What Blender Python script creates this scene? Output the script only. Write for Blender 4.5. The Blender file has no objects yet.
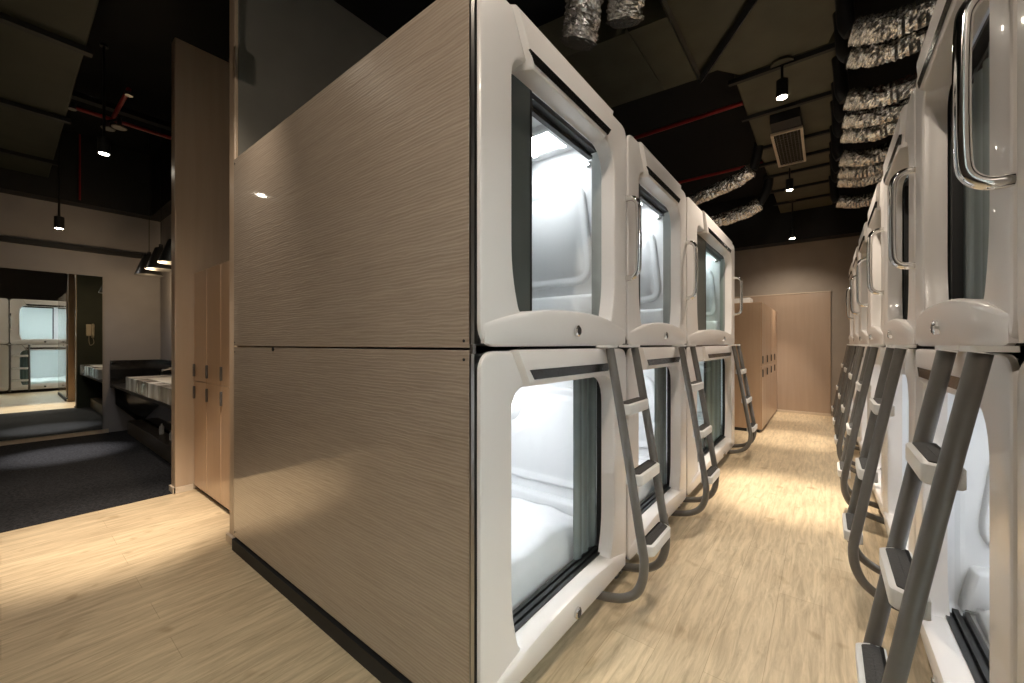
import bpy, math, random
from mathutils import Vector, Matrix
random.seed(7)
S = bpy.context.scene
COL = S.collection
PI = math.pi

# ------------------------------------------------------------------ camera
cam_d = bpy.data.cameras.new('camera'); cam = bpy.data.objects.new('camera', cam_d); COL.objects.link(cam)
cam_d.sensor_width = 36.0
cam_d.lens = 400.0 / 1024.0 * 36.0
cam_d.shift_y = 2.5 / 1024.0
cam_d.clip_start = 0.02
YAW = math.atan(313.0 / 400.0)
cam.location = (0, 0, 1.296)
cam.rotation_euler = (PI / 2, 0, YAW)
S.camera = cam

# ------------------------------------------------------------------ world and exposure
W = bpy.data.worlds.new('world'); S.world = W; W.use_nodes = True
W.node_tree.nodes['Background'].inputs[0].default_value = (0.05, 0.05, 0.05, 1)
W.node_tree.nodes['Background'].inputs[1].default_value = 0.2
S.view_settings.view_transform = 'Standard'
S.view_settings.look = 'None'
S.view_settings.gamma = 1
S.view_settings.use_curve_mapping = False
S.view_settings.exposure = 0.12
try:
    S.cycles.use_denoising = True
    S.cycles.max_bounces = 10
    S.cycles.diffuse_bounces = 5
    S.cycles.glossy_bounces = 5
    S.cycles.transparent_max_bounces = 16
    S.cycles.sample_clamp_indirect = 6
    S.cycles.caustics_reflective = False
    S.cycles.caustics_refractive = False
except Exception:
    pass

SPOT_POWER = 150.0       # corridor track lamps and added fill spots
SPOT_POWER_L = 150.0     # lamps over the wash area side
WARM = (1.0, 0.865, 0.72)
CAPSULE_LAMP = 27.0

# ------------------------------------------------------------------ materials
def nm(name):
    m = bpy.data.materials.new(name); m.use_nodes = True
    return m, m.node_tree.nodes, m.node_tree.links, m.node_tree.nodes['Principled BSDF']
def simple(name, col, rough=0.5, metal=0.0, coat=0.0, noise=0.0, nscale=20, bump=0.0, emit=None, es=0, spec=0.5):
    m, n, l, b = nm(name)
    b.inputs['Base Color'].default_value = (*col, 1)
    b.inputs['Roughness'].default_value = rough
    b.inputs['Metallic'].default_value = metal
    b.inputs['Coat Weight'].default_value = coat
    b.inputs['Coat Roughness'].default_value = 0.05
    b.inputs['Specular IOR Level'].default_value = spec
    tc = n.new('ShaderNodeTexCoord'); nz = n.new('ShaderNodeTexNoise')
    nz.inputs['Scale'].default_value = nscale; nz.inputs['Detail'].default_value = 3
    l.new(tc.outputs['Object'], nz.inputs['Vector'])
    if noise > 0:
        r = n.new('ShaderNodeValToRGB')
        r.color_ramp.elements[0].position = 0.3; r.color_ramp.elements[1].position = 0.7
        r.color_ramp.elements[0].color = (*[c * (1 - noise) for c in col], 1)
        r.color_ramp.elements[1].color = (*[min(1, c * (1 + noise)) for c in col], 1)
        l.new(nz.outputs['Fac'], r.inputs['Fac']); l.new(r.outputs['Color'], b.inputs['Base Color'])
    if bump > 0:
        bp = n.new('ShaderNodeBump'); bp.inputs['Strength'].default_value = bump; bp.inputs['Distance'].default_value = 0.01
        l.new(nz.outputs['Fac'], bp.inputs['Height']); l.new(bp.outputs['Normal'], b.inputs['Normal'])
    if emit:
        b.inputs['Emission Color'].default_value = (*emit, 1); b.inputs['Emission Strength'].default_value = es
    return m

def wood_floor():
    m, n, l, b = nm('floor_laminate')
    tc = n.new('ShaderNodeTexCoord')
    mp = n.new('ShaderNodeMapping'); mp.inputs['Rotation'].default_value = (0, 0, PI / 2)
    l.new(tc.outputs['Object'], mp.inputs['Vector'])
    br = n.new('ShaderNodeTexBrick'); br.offset = 0.37; br.squash = 1.0
    br.inputs['Scale'].default_value = 1.0; br.inputs['Brick Width'].default_value = 1.25; br.inputs['Row Height'].default_value = 0.19
    br.inputs['Mortar Size'].default_value = 0.0012; br.inputs['Mortar Smooth'].default_value = 0.3
    br.inputs['Color1'].default_value = (0.60, 0.475, 0.31, 1); br.inputs['Color2'].default_value = (0.66, 0.53, 0.35, 1)
    br.inputs['Mortar'].default_value = (0.44, 0.33, 0.20, 1)
    l.new(mp.outputs['Vector'], br.inputs['Vector'])
    mp2 = n.new('ShaderNodeMapping'); mp2.inputs['Scale'].default_value = (16, 1.6, 1)
    l.new(tc.outputs['Object'], mp2.inputs['Vector'])
    nz = n.new('ShaderNodeTexNoise'); nz.inputs['Scale'].default_value = 2.2; nz.inputs['Detail'].default_value = 8; nz.inputs['Roughness'].default_value = 0.68; nz.inputs['Distortion'].default_value = 0.6
    l.new(mp2.outputs['Vector'], nz.inputs['Vector'])
    r = n.new('ShaderNodeValToRGB'); e = r.color_ramp.elements
    e[0].position = 0.30; e[0].color = (0.50, 0.45, 0.38, 1); e[1].position = 0.62; e[1].color = (1.08, 1.06, 1.03, 1)
    l.new(nz.outputs['Fac'], r.inputs['Fac'])
    mx = n.new('ShaderNodeMixRGB'); mx.blend_type = 'MULTIPLY'; mx.inputs['Fac'].default_value = 0.75
    l.new(br.outputs['Color'], mx.inputs['Color1']); l.new(r.outputs['Color'], mx.inputs['Color2'])
    # small knots
    vo = n.new('ShaderNodeTexNoise'); vo.inputs['Scale'].default_value = 7; vo.inputs['Detail'].default_value = 1
    l.new(tc.outputs['Object'], vo.inputs['Vector'])
    r2 = n.new('ShaderNodeValToRGB'); r2.color_ramp.elements[0].position = 0.68; r2.color_ramp.elements[0].color = (1, 1, 1, 1)
    r2.color_ramp.elements[1].position = 0.76; r2.color_ramp.elements[1].color = (0.62, 0.55, 0.45, 1)
    l.new(vo.outputs['Fac'], r2.inputs['Fac'])
    mx2 = n.new('ShaderNodeMixRGB'); mx2.blend_type = 'MULTIPLY'; mx2.inputs['Fac'].default_value = 0.6
    l.new(mx.outputs['Color'], mx2.inputs['Color1']); l.new(r2.outputs['Color'], mx2.inputs['Color2'])
    l.new(mx2.outputs['Color'], b.inputs['Base Color'])
    b.inputs['Roughness'].default_value = 0.42
    bp = n.new('ShaderNodeBump'); bp.inputs['Strength'].default_value = 0.12; bp.inputs['Distance'].default_value = 0.004
    l.new(nz.outputs['Fac'], bp.inputs['Height']); l.new(bp.outputs['Normal'], b.inputs['Normal'])
    return m

def laminate_wavy():
    # taupe board with a raised, wavy wood-grain relief under a glossy coat
    m, n, l, b = nm('taupe_relief_laminate')
    tc = n.new('ShaderNodeTexCoord')
    mp = n.new('ShaderNodeMapping'); mp.inputs['Scale'].default_value = (0.9, 1.0, 20.0); mp.inputs['Rotation'].default_value = (0, 0.03, 0)
    l.new(tc.outputs['Object'], mp.inputs['Vector'])
    nz = n.new('ShaderNodeTexNoise'); nz.inputs['Scale'].default_value = 4.2; nz.inputs['Detail'].default_value = 4; nz.inputs['Distortion'].default_value = 0.5
    l.new(mp.outputs['Vector'], nz.inputs['Vector'])
    wv = n.new('ShaderNodeTexWave'); wv.wave_type = 'BANDS'; wv.bands_direction = 'Z'
    wv.inputs['Scale'].default_value = 17; wv.inputs['Distortion'].default_value = 5.5; wv.inputs['Detail'].default_value = 3; wv.inputs['Detail Scale'].default_value = 1.6
    mp2 = n.new('ShaderNodeMapping'); mp2.inputs['Scale'].default_value = (0.30, 1, 1.5)
    l.new(tc.outputs['Object'], mp2.inputs['Vector']); l.new(mp2.outputs['Vector'], wv.inputs['Vector'])
    ad = n.new('ShaderNodeMath'); ad.operation = 'ADD'
    mu = n.new('ShaderNodeMath'); mu.operation = 'MULTIPLY'; mu.inputs[1].default_value = 0.35
    l.new(wv.outputs['Fac'], mu.inputs[0]); l.new(nz.outputs['Fac'], ad.inputs[0]); l.new(mu.outputs[0], ad.inputs[1])
    r = n.new('ShaderNodeValToRGB'); e = r.color_ramp.elements
    e[0].position = 0.35; e[0].color = (0.335, 0.268, 0.205, 1); e[1].position = 0.95; e[1].color = (0.47, 0.385, 0.305, 1)
    l.new(ad.outputs[0], r.inputs['Fac']); l.new(r.outputs['Color'], b.inputs['Base Color'])
    b.inputs['Roughness'].default_value = 0.35
    b.inputs['Coat Weight'].default_value = 1.0; b.inputs['Coat Roughness'].default_value = 0.05; b.inputs['Coat IOR'].default_value = 1.75
    bp = n.new('ShaderNodeBump'); bp.inputs['Strength'].default_value = 0.45; bp.inputs['Distance'].default_value = 0.004
    l.new(ad.outputs[0], bp.inputs['Height']); l.new(bp.outputs['Normal'], b.inputs['Normal'])
    bp2 = n.new('ShaderNodeBump'); bp2.inputs['Strength'].default_value = 0.008; bp2.inputs['Distance'].default_value = 0.006
    l.new(ad.outputs[0], bp2.inputs['Height']); l.new(bp2.outputs['Normal'], b.inputs['Coat Normal'])
    return m

def wood_board(name, c1, c2, rough=0.4, vertical=True, coat=0.15):
    m, n, l, b = nm(name)
    tc = n.new('ShaderNodeTexCoord'); mp = n.new('ShaderNodeMapping')
    mp.inputs['Scale'].default_value = (14, 14, 0.7) if vertical else (0.7, 14, 14)
    l.new(tc.outputs['Object'], mp.inputs['Vector'])
    nz = n.new('ShaderNodeTexNoise'); nz.inputs['Scale'].default_value = 1.6; nz.inputs['Detail'].default_value = 4
    l.new(mp.outputs['Vector'], nz.inputs['Vector'])
    r = n.new('ShaderNodeValToRGB'); r.color_ramp.elements[0].position = 0.3; r.color_ramp.elements[1].position = 0.7
    r.color_ramp.elements[0].color = (*c1, 1); r.color_ramp.elements[1].color = (*c2, 1)
    l.new(nz.outputs['Fac'], r.inputs['Fac']); l.new(r.outputs['Color'], b.inputs['Base Color'])
    b.inputs['Roughness'].default_value = rough; b.inputs['Coat Weight'].default_value = coat
    b.inputs['Coat Roughness'].default_value = 0.12
    return m

def glass_mat(name, tint=(1, 1, 1), refl=0.9, rough=0.0):
    m = bpy.data.materials.new(name); m.use_nodes = True; n = m.node_tree.nodes; l = m.node_tree.links; n.clear()
    o = n.new('ShaderNodeOutputMaterial'); t = n.new('ShaderNodeBsdfTransparent'); g = n.new('ShaderNodeBsdfGlossy'); mx = n.new('ShaderNodeMixShader')
    f = n.new('ShaderNodeFresnel'); f.inputs['IOR'].default_value = 1.45
    mu = n.new('ShaderNodeMath'); mu.operation = 'MULTIPLY'; mu.inputs[1].default_value = refl
    t.inputs['Color'].default_value = (*tint, 1); g.inputs['Roughness'].default_value = rough
    l.new(f.outputs[0], mu.inputs[0]); l.new(mu.outputs[0], mx.inputs[0]); l.new(t.outputs[0], mx.inputs[1]); l.new(g.outputs[0], mx.inputs[2]); l.new(mx.outputs[0], o.inputs[0])
    return m

def stripes(name, c1, c2, scale, axis='X', rough=0.5, bump=0.3):
    m, n, l, b = nm(name)
    tc = n.new('ShaderNodeTexCoord'); wv = n.new('ShaderNodeTexWave'); wv.bands_direction = axis
    wv.inputs['Scale'].default_value = scale; wv.inputs['Distortion'].default_value = 0.6; wv.inputs['Detail'].default_value = 1
    l.new(tc.outputs['Object'], wv.inputs['Vector'])
    r = n.new('ShaderNodeValToRGB'); r.color_ramp.elements[0].color = (*c1, 1); r.color_ramp.elements[1].color = (*c2, 1)
    l.new(wv.outputs['Fac'], r.inputs['Fac']); l.new(r.outputs['Color'], b.inputs['Base Color'])
    b.inputs['Roughness'].default_value = rough
    bp = n.new('ShaderNodeBump'); bp.inputs['Strength'].default_value = bump; bp.inputs['Distance'].default_value = 0.006
    l.new(wv.outputs['Fac'], bp.inputs['Height']); l.new(bp.outputs['Normal'], b.inputs['Normal'])
    return m

def stone_mat():
    m, n, l, b = nm('striped_grey_stone')
    tc = n.new('ShaderNodeTexCoord')
    mp = n.new('ShaderNodeMapping'); mp.inputs['Scale'].default_value = (1.7, 0.5, 0.6); l.new(tc.outputs['Object'], mp.inputs['Vector'])
    nz = n.new('ShaderNodeTexNoise'); nz.inputs['Scale'].default_value = 1.9; nz.inputs['Detail'].default_value = 6; nz.inputs['Distortion'].default_value = 0.7
    l.new(mp.outputs['Vector'], nz.inputs['Vector'])
    r = n.new('ShaderNodeValToRGB'); e = r.color_ramp.elements
    e[0].position = 0.36; e[0].color = (0.10, 0.09, 0.085, 1); e[1].position = 0.62; e[1].color = (0.88, 0.88, 0.88, 1)
    k = e.new(0.5); k.color = (0.36, 0.33, 0.31, 1)
    l.new(nz.outputs['Fac'], r.inputs['Fac']); l.new(r.outputs['Color'], b.inputs['Base Color']); b.inputs['Roughness'].default_value = 0.25
    return m

M = {}
M['floor'] = wood_floor()
M['laminate'] = laminate_wavy()
M['board_taupe'] = wood_board('taupe_partition_board', (0.42, 0.315, 0.22), (0.46, 0.35, 0.25), 0.35)
M['board_grey'] = simple('grey_partition_face', (0.15, 0.14, 0.115), 0.6, noise=0.08, nscale=3)
M['locker'] = wood_board('locker_board', (0.46, 0.305, 0.19), (0.50, 0.335, 0.21), 0.32, coat=0.3)
M['shell'] = simple('white_gloss_plastic', (0.74, 0.70, 0.665), 0.28, coat=0.25, noise=0.01, nscale=2)
M['interior'] = simple('capsule_interior_plastic', (0.82, 0.83, 0.84), 0.38, noise=0.01, nscale=3)
M['seal'] = simple('black_rubber', (0.012, 0.012, 0.012), 0.4, noise=0.1)
M['dark_panel'] = simple('charcoal_door_panel', (0.060, 0.068, 0.062), 0.35, noise=0.06, nscale=6)
M['slot'] = simple('black_gloss_vent', (0.006, 0.006, 0.006), 0.15, noise=0.1, nscale=90, bump=0.15)
M['chrome'] = simple('chrome', (0.78, 0.77, 0.75), 0.08, 1.0, noise=0.02)
M['chrome_worn'] = simple('brushed_steel', (0.32, 0.31, 0.29), 0.28, 1.0, noise=0.05)
M['tube'] = simple('grey_ladder_tube', (0.115, 0.105, 0.092), 0.38, 0.0, coat=0.25, noise=0.05, nscale=30)
M['tread'] = simple('dark_rubber_tread', (0.035, 0.032, 0.028), 0.75, noise=0.2, nscale=200, bump=0.3)
M['curtain'] = stripes('grey_teal_curtain', (0.14, 0.165, 0.165), (0.25, 0.29, 0.29), 5, 'Y', 0.8, 0.4)
M['duvet'] = simple('white_cotton', (0.84, 0.84, 0.85), 0.85, noise=0.02, nscale=5, bump=0.15)
M['glass'] = glass_mat('clear_glass', (0.975, 0.99, 0.985), 0.22)
M['glass_teal'] = glass_mat('green_tinted_glass', (0.82, 0.93, 0.90), 0.4)
M['lamp_white'] = simple('capsule_lamp_diffuser', (1, 1, 1), 0.5, emit=(0.93, 0.97, 1.0), es=CAPSULE_LAMP)
M['black'] = simple('black_paint', (0.010, 0.010, 0.010), 0.6, noise=0.2, nscale=8)
M['black_metal'] = simple('black_lamp_metal', (0.016, 0.016, 0.016), 0.35, noise=0.1)
M['duct'] = simple('olive_painted_duct', (0.080, 0.074, 0.046), 0.6, noise=0.15, nscale=4)
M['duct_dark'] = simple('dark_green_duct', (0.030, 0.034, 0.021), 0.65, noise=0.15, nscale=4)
M['ceiling'] = simple('black_ceiling', (0.004, 0.004, 0.004), 0.9, noise=0.2, nscale=3)
M['foil'] = simple('crinkled_foil', (0.96, 0.93, 0.88), 0.27, 0.95, noise=0.12, nscale=40, bump=0.9)
M['red'] = simple('red_sprinkler_pipe', (0.28, 0.012, 0.012), 0.4, noise=0.1)
M['wall_grey'] = simple('warm_grey_wall', (0.34, 0.29, 0.24), 0.7, noise=0.05, nscale=5)
M['wall_cool'] = simple('grey_wall_paint', (0.30, 0.285, 0.29), 0.7, noise=0.04, nscale=4)
M['wall_peach'] = wood_board('peach_wall_board', (0.40, 0.295, 0.215), (0.43, 0.32, 0.235), 0.4, coat=0.1)
M['trim'] = simple('pale_trim', (0.62, 0.52, 0.40), 0.35, noise=0.03)
M['carpet'] = simple('charcoal_carpet', (0.020, 0.020, 0.022), 0.85, noise=0.8, nscale=60, bump=0.8, spec=0.15)
M['mirror'] = simple('mirror_silver', (0.86, 0.90, 0.86), 0.01, 1.0)
M['black_gloss'] = simple('black_gloss_panel', (0.010, 0.010, 0.011), 0.06, coat=0.5, noise=0.1)
M['stone'] = stone_mat()
M['cab_brown'] = wood_board('brown_cabinet', (0.11, 0.085, 0.055), (0.15, 0.12, 0.08), 0.4, False)
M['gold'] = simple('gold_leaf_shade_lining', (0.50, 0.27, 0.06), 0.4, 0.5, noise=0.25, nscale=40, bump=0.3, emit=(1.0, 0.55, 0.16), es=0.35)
M['bulb'] = simple('spot_lens', (1, 1, 1), 0.5, emit=(1.0, 0.90, 0.74), es=40)
M['white_plain'] = simple('white_plastic', (0.7, 0.69, 0.66), 0.35, noise=0.02)
M['grille'] = simple('grille_paint', (0.10, 0.09, 0.07), 0.4, 0.4, noise=0.1)
M['steel_grey'] = simple('steel_handle', (0.13, 0.12, 0.11), 0.3, 0.6, noise=0.1)
M['lamp_white_low'] = simple('capsule_lamp_diffuser_bright', (1, 1, 1), 0.5, emit=(0.95, 0.97, 1.0), es=CAPSULE_LAMP * 0.40)
M['lamp_white_mirror'] = simple('capsule_lamp_diffuser_full', (1, 1, 1), 0.5, emit=(0.95, 0.98, 1.0), es=CAPSULE_LAMP * 0.95)
M['jamb'] = simple('grey_jamb_plastic', (0.30, 0.315, 0.30), 0.5, noise=0.03)
M['body'] = simple('dark_body_skin', (0.05, 0.048, 0.045), 0.6, noise=0.1)
M['lamp_disc'] = simple('reading_lamp_diffuser', (1, 1, 1), 0.5, emit=(1, 0.98, 0.95), es=4)

# ------------------------------------------------------------------ mesh helpers
class MB:
    def __init__(self): self.v = []; self.f = []
    def add(self, vs, fs):
        o = len(self.v); self.v += [tuple(v) for v in vs]; self.f += [tuple(i + o for i in f) for f in fs]
        return self
    def box(self, x0, x1, y0, y1, z0, z1):
        return self.add([(x0, y0, z0), (x1, y0, z0), (x1, y1, z0), (x0, y1, z0), (x0, y0, z1), (x1, y0, z1), (x1, y1, z1), (x0, y1, z1)],
                        [(0, 3, 2, 1), (4, 5, 6, 7), (0, 1, 5, 4), (1, 2, 6, 5), (2, 3, 7, 6), (3, 0, 4, 7)])
    def loft(self, loops, closed=True, cap=True):
        n = len(loops[0]); vs = [p for L in loops for p in L]; fs = []
        for i in range(len(loops) - 1):
            for j in range(n if closed else n - 1):
                k = (j + 1) % n
                fs.append((i * n + j, i * n + k, (i + 1) * n + k, (i + 1) * n + j))
        if cap and closed:
            fs.append(tuple(reversed(range(n)))); fs.append(tuple((len(loops) - 1) * n + j for j in range(n)))
        return self.add(vs, fs)
    def cyl(self, c, r, h, axis='Z', n=24, r2=None, cap=True):
        r2 = r if r2 is None else r2; L = []
        for rr, t in ((r, 0), (r2, h)):
            lp = []
            for k in range(n):
                a = 2 * PI * k / n; u, w = rr * math.cos(a), rr * math.sin(a)
                lp.append({'Z': (c[0] + u, c[1] + w, c[2] + t), 'X': (c[0] + t, c[1] + u, c[2] + w), 'Y': (c[0] + w, c[1] + t, c[2] + u)}[axis])
            L.append(lp)
        return self.loft(L, cap=cap)
    def lathe(self, c, prof, axis='Z', n=28):
        L = []
        for r, t in prof:
            lp = []
            for k in range(n):
                a = 2 * PI * k / n; u, w = r * math.cos(a), r * math.sin(a)
                lp.append({'Z': (c[0] + u, c[1] + w, c[2] + t), 'X': (c[0] + t, c[1] + u, c[2] + w), 'Y': (c[0] + w, c[1] + t, c[2] + u)}[axis])
            L.append(lp)
        return self.loft(L)
    def tube(self, pts, r, n=14, rough=0.0, sub=0):
        P = [Vector(p) for p in pts]; L = []; up = Vector((0, 0, 1))
        prev = None
        for i, p in enumerate(P):
            d = (P[min(i + 1, len(P) - 1)] - P[max(i - 1, 0)]).normalized()
            if prev is None:
                a = up if abs(d.dot(up)) < 0.9 else Vector((0, 1, 0))
                u = d.cross(a).normalized()
            else:
                u = (prev - d * prev.dot(d)).normalized()
            prev = u; w = d.cross(u)
            rr = r(i / (len(P) - 1)) if callable(r) else r
            L.append([tuple(p + (u * math.cos(2 * PI * k / n) + w * math.sin(2 * PI * k / n)) * (rr * (1 + random.uniform(-rough, rough)))) for k in range(n)])
        return self.loft(L)
    def build(self, name, mat, parent=None, smooth=True, angle=35, bevel=0, seg=2, loc=None):
        me = bpy.data.meshes.new(name); me.from_pydata(self.v, [], self.f); me.validate(); me.update()
        me.materials.append(mat)
        import bmesh
        bm = bmesh.new(); bm.from_mesh(me); bmesh.ops.recalc_face_normals(bm, faces=bm.faces); bm.to_mesh(me); bm.free()
        if smooth:
            me.polygons.foreach_set('use_smooth', [True] * len(me.polygons))
            me.set_sharp_from_angle(angle=math.radians(angle))
        o = bpy.data.objects.new(name, me); COL.objects.link(o)
        if parent: o.parent = parent
        if loc: o.location = loc
        if bevel:
            b = o.modifiers.new('bevel', 'BEVEL'); b.width = bevel; b.segments = seg; b.limit_method = 'ANGLE'; b.angle_limit = math.radians(40)
            b.harden_normals = False
        return o

def tag(o, label, cat, group=None):
    o['label'] = label; o['category'] = cat
    if group: o['group'] = group
    return o
def empty(name, loc, label, cat, group=None, rz=0):
    o = bpy.data.objects.new(name, None); COL.objects.link(o); o.empty_display_size = 0.1
    o.location = loc; o.rotation_euler = (0, 0, rz)
    return tag(o, label, cat, group)
def struct(o): o['kind'] = 'structure'; return o
def box(name, mat, b, parent=None, bevel=0.0, **k): return MB().box(*b).build(name, mat, parent, bevel=bevel, smooth=bevel > 0, **k)
def copy_tree(src, label=None, loc=None, rz=None, group=None):
    r = src.copy(); COL.objects.link(r)
    if label: r['label'] = label
    if group: r['group'] = group
    if loc is not None: r.location = loc
    if rz is not None: r.rotation_euler = (0, 0, rz)
    for ch in list(src.children):
        c = ch.copy(); COL.objects.link(c); c.parent = r
        for g in list(ch.children):
            d = g.copy(); COL.objects.link(d); d.parent = c
    return r
def poly_curve(pts, k=6):
    """Catmull-Rom through pts."""
    P = [Vector(p) for p in pts]; out = []
    for i in range(len(P) - 1):
        p0, p1, p2, p3 = P[max(i - 1, 0)], P[i], P[i + 1], P[min(i + 2, len(P) - 1)]
        for j in range(k):
            t = j / k
            out.append(0.5 * ((2 * p1) + (-p0 + p2) * t + (2 * p0 - 5 * p1 + 4 * p2 - p3) * t * t + (-p0 + 3 * p1 - 3 * p2 + p3) * t ** 3))
    out.append(P[-1]); return out
def rounded(corners, k=7, m=4):
    """closed 2-D loop through corners (x, y, radius), equal point count for equal corner count"""
    n = len(corners); out = []
    A = []
    for i in range(n):
        p = Vector(corners[i][:2]); a = Vector(corners[i - 1][:2]); c = Vector(corners[(i + 1) % n][:2]); r = corners[i][2]
        A.append((p + (a - p).normalized() * r, p, p + (c - p).normalized() * r))
    for i in range(n):
        s, p, e = A[i]
        for j in range(k + 1):
            t = j / k; out.append((1 - t) ** 2 * s + 2 * t * (1 - t) * p + t * t * e)
        nx = A[(i + 1) % n][0]
        for j in range(1, m): out.append(e.lerp(nx, j / m))
    return out
def offs(loop, d):
    n = len(loop); out = []
    area = sum(loop[i].x * loop[(i + 1) % n].y - loop[(i + 1) % n].x * loop[i].y for i in range(n))
    sg = 1 if area > 0 else -1
    for i in range(n):
        t = (loop[(i + 1) % n] - loop[i - 1])
        t = t.normalized() if t.length > 1e-9 else Vector((1, 0))
        out.append(loop[i] + Vector((t.y, -t.x)) * d * sg)
    return out

# ------------------------------------------------------------------ dimensions of the place
XL = -0.861      # face of the left capsule row
XR = 0.32        # face of the right capsule row
ZB = 0.07        # underside of the lower capsules
PH = 1.21        # pitch in height
Y0 = 0.927       # near end of the left block
CW = 1.21        # width of a capsule
WW = 2.14        # width of the wide capsule
DEPTH = 2.10
CEIL = 4.15

# ------------------------------------------------------------------ room shell
struct(box('floor', M['floor'], (-4.45, 2.7, -3.2, 9.4, -0.1, 0.0)))
struct(box('floor_carpet', M['carpet'], (-8.7, -4.45, -3.2, 9.4, -0.1, 0.004)))
struct(box('ceiling', M['ceiling'], (-8.8, 2.8, -3.3, 9.5, CEIL, CEIL + 0.1)))
struct(box('wall_left', M['wall_cool'], (-8.8, -8.25, -3.3, 1.62, 0, 3.24)))
struct(box('wall_vanity', M['wall_cool'], (-8.25, -4.56, 1.55, 1.68, 0, 3.24)))
struct(box('wall_right', M['wall_grey'], (2.7, 2.8, -3.3, 9.5, 0, CEIL)))
struct(box('wall_rear', M['wall_cool'], (-8.8, 2.8, -3.3, -3.2, 0, CEIL)))
struct(box('wall_end', M['wall_grey'], (-3.2, 2.8, 9.2, 9.5, 0, CEIL)))
struct(box('trim_1', M['wall_peach'], (-1.6, 0.083, 9.175, 9.2, 0.0, 2.235), bevel=0.004))
struct(box('trim_2', M['trim'], (-1.6, 0.09, 9.168, 9.2, 2.235, 2.252)))
struct(box('baseboard_end', M['trim'], (-0.72, 0.09, 9.16, 9.175, 0.0, 0.045)))
struct(box('baseboard_left', M['trim'], (-8.25, -8.23, -3.2, 0.97, 0.004, 0.06)))
struct(box('trim_3', M['black'], (-8.25, -8.0, -3.2, 1.55, 3.22, 4.14)))
struct(box('trim_4', M['black'], (-3.0, 2.7, 8.9, 9.19, 3.18, 4.14)))
struct(box('trim_5', M['black'], (-8.25, -8.19, -3.2, 1.55, 2.60, 2.665)))
struct(box('trim_6', M['black'], (-8.0, -4.57, 1.40, 1.55, 3.22, 4.14)))

# tall partitions that frame the locker niche
def partition(name, x0, x1, y0, y1, h, face):
    o = box(name, M['board_taupe'], (x0, x1, y0, y1, 0.0, h), bevel=0.006)
    return struct(o)
partition('wall_partition_outer', -4.56, -4.44, 0.93, 3.3, 3.96, 0)
p = partition('wall_partition_inner', -3.10, -3.005, 0.93, 5.6, 3.96, 0)
struct(box('wall_partition_cladding', M['board_grey'], (-3.005, -2.995, 0.95, 2.6, 2.5, 3.955)))
struct(box('wall_partition_skin', M['board_grey'], (-3.005, -2.995, 2.606, 5.6, 2.5, 3.955)))
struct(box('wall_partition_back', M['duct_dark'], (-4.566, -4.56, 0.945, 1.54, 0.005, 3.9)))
struct(box('baseboard_partition', M['trim'], (-4.44, -4.425, 0.92, 1.055, 0, 0.05)))
struct(box('baseboard_partition_front', M['trim'], (-4.565, -4.425, 0.915, 0.93, 0, 0.05)))
struct(box('baseboard_inner', M['trim'], (-3.11, -2.96, 0.913, 0.93, 0, 0.05)))

# ------------------------------------------------------------------ capsules
def opening_corners(W, oL, oR, zt):
    return [(oL, zt, 0.09), (oR, zt, 0.16), (oR, 0.27, 0.10), (oR - 0.045, 0.125, 0.03), (oL + 0.045, 0.125, 0.03), (oL, 0.27, 0.10)]
def outer_corners(W):
    e = 0.010
    return [(e, 1.203, 0.075), (W - e, 1.203, 0.075), (W - e, 0.27, 0.05), (W - e, 0.006, 0.08), (e, 0.006, 0.08), (e, 0.27, 0.05)]

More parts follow.
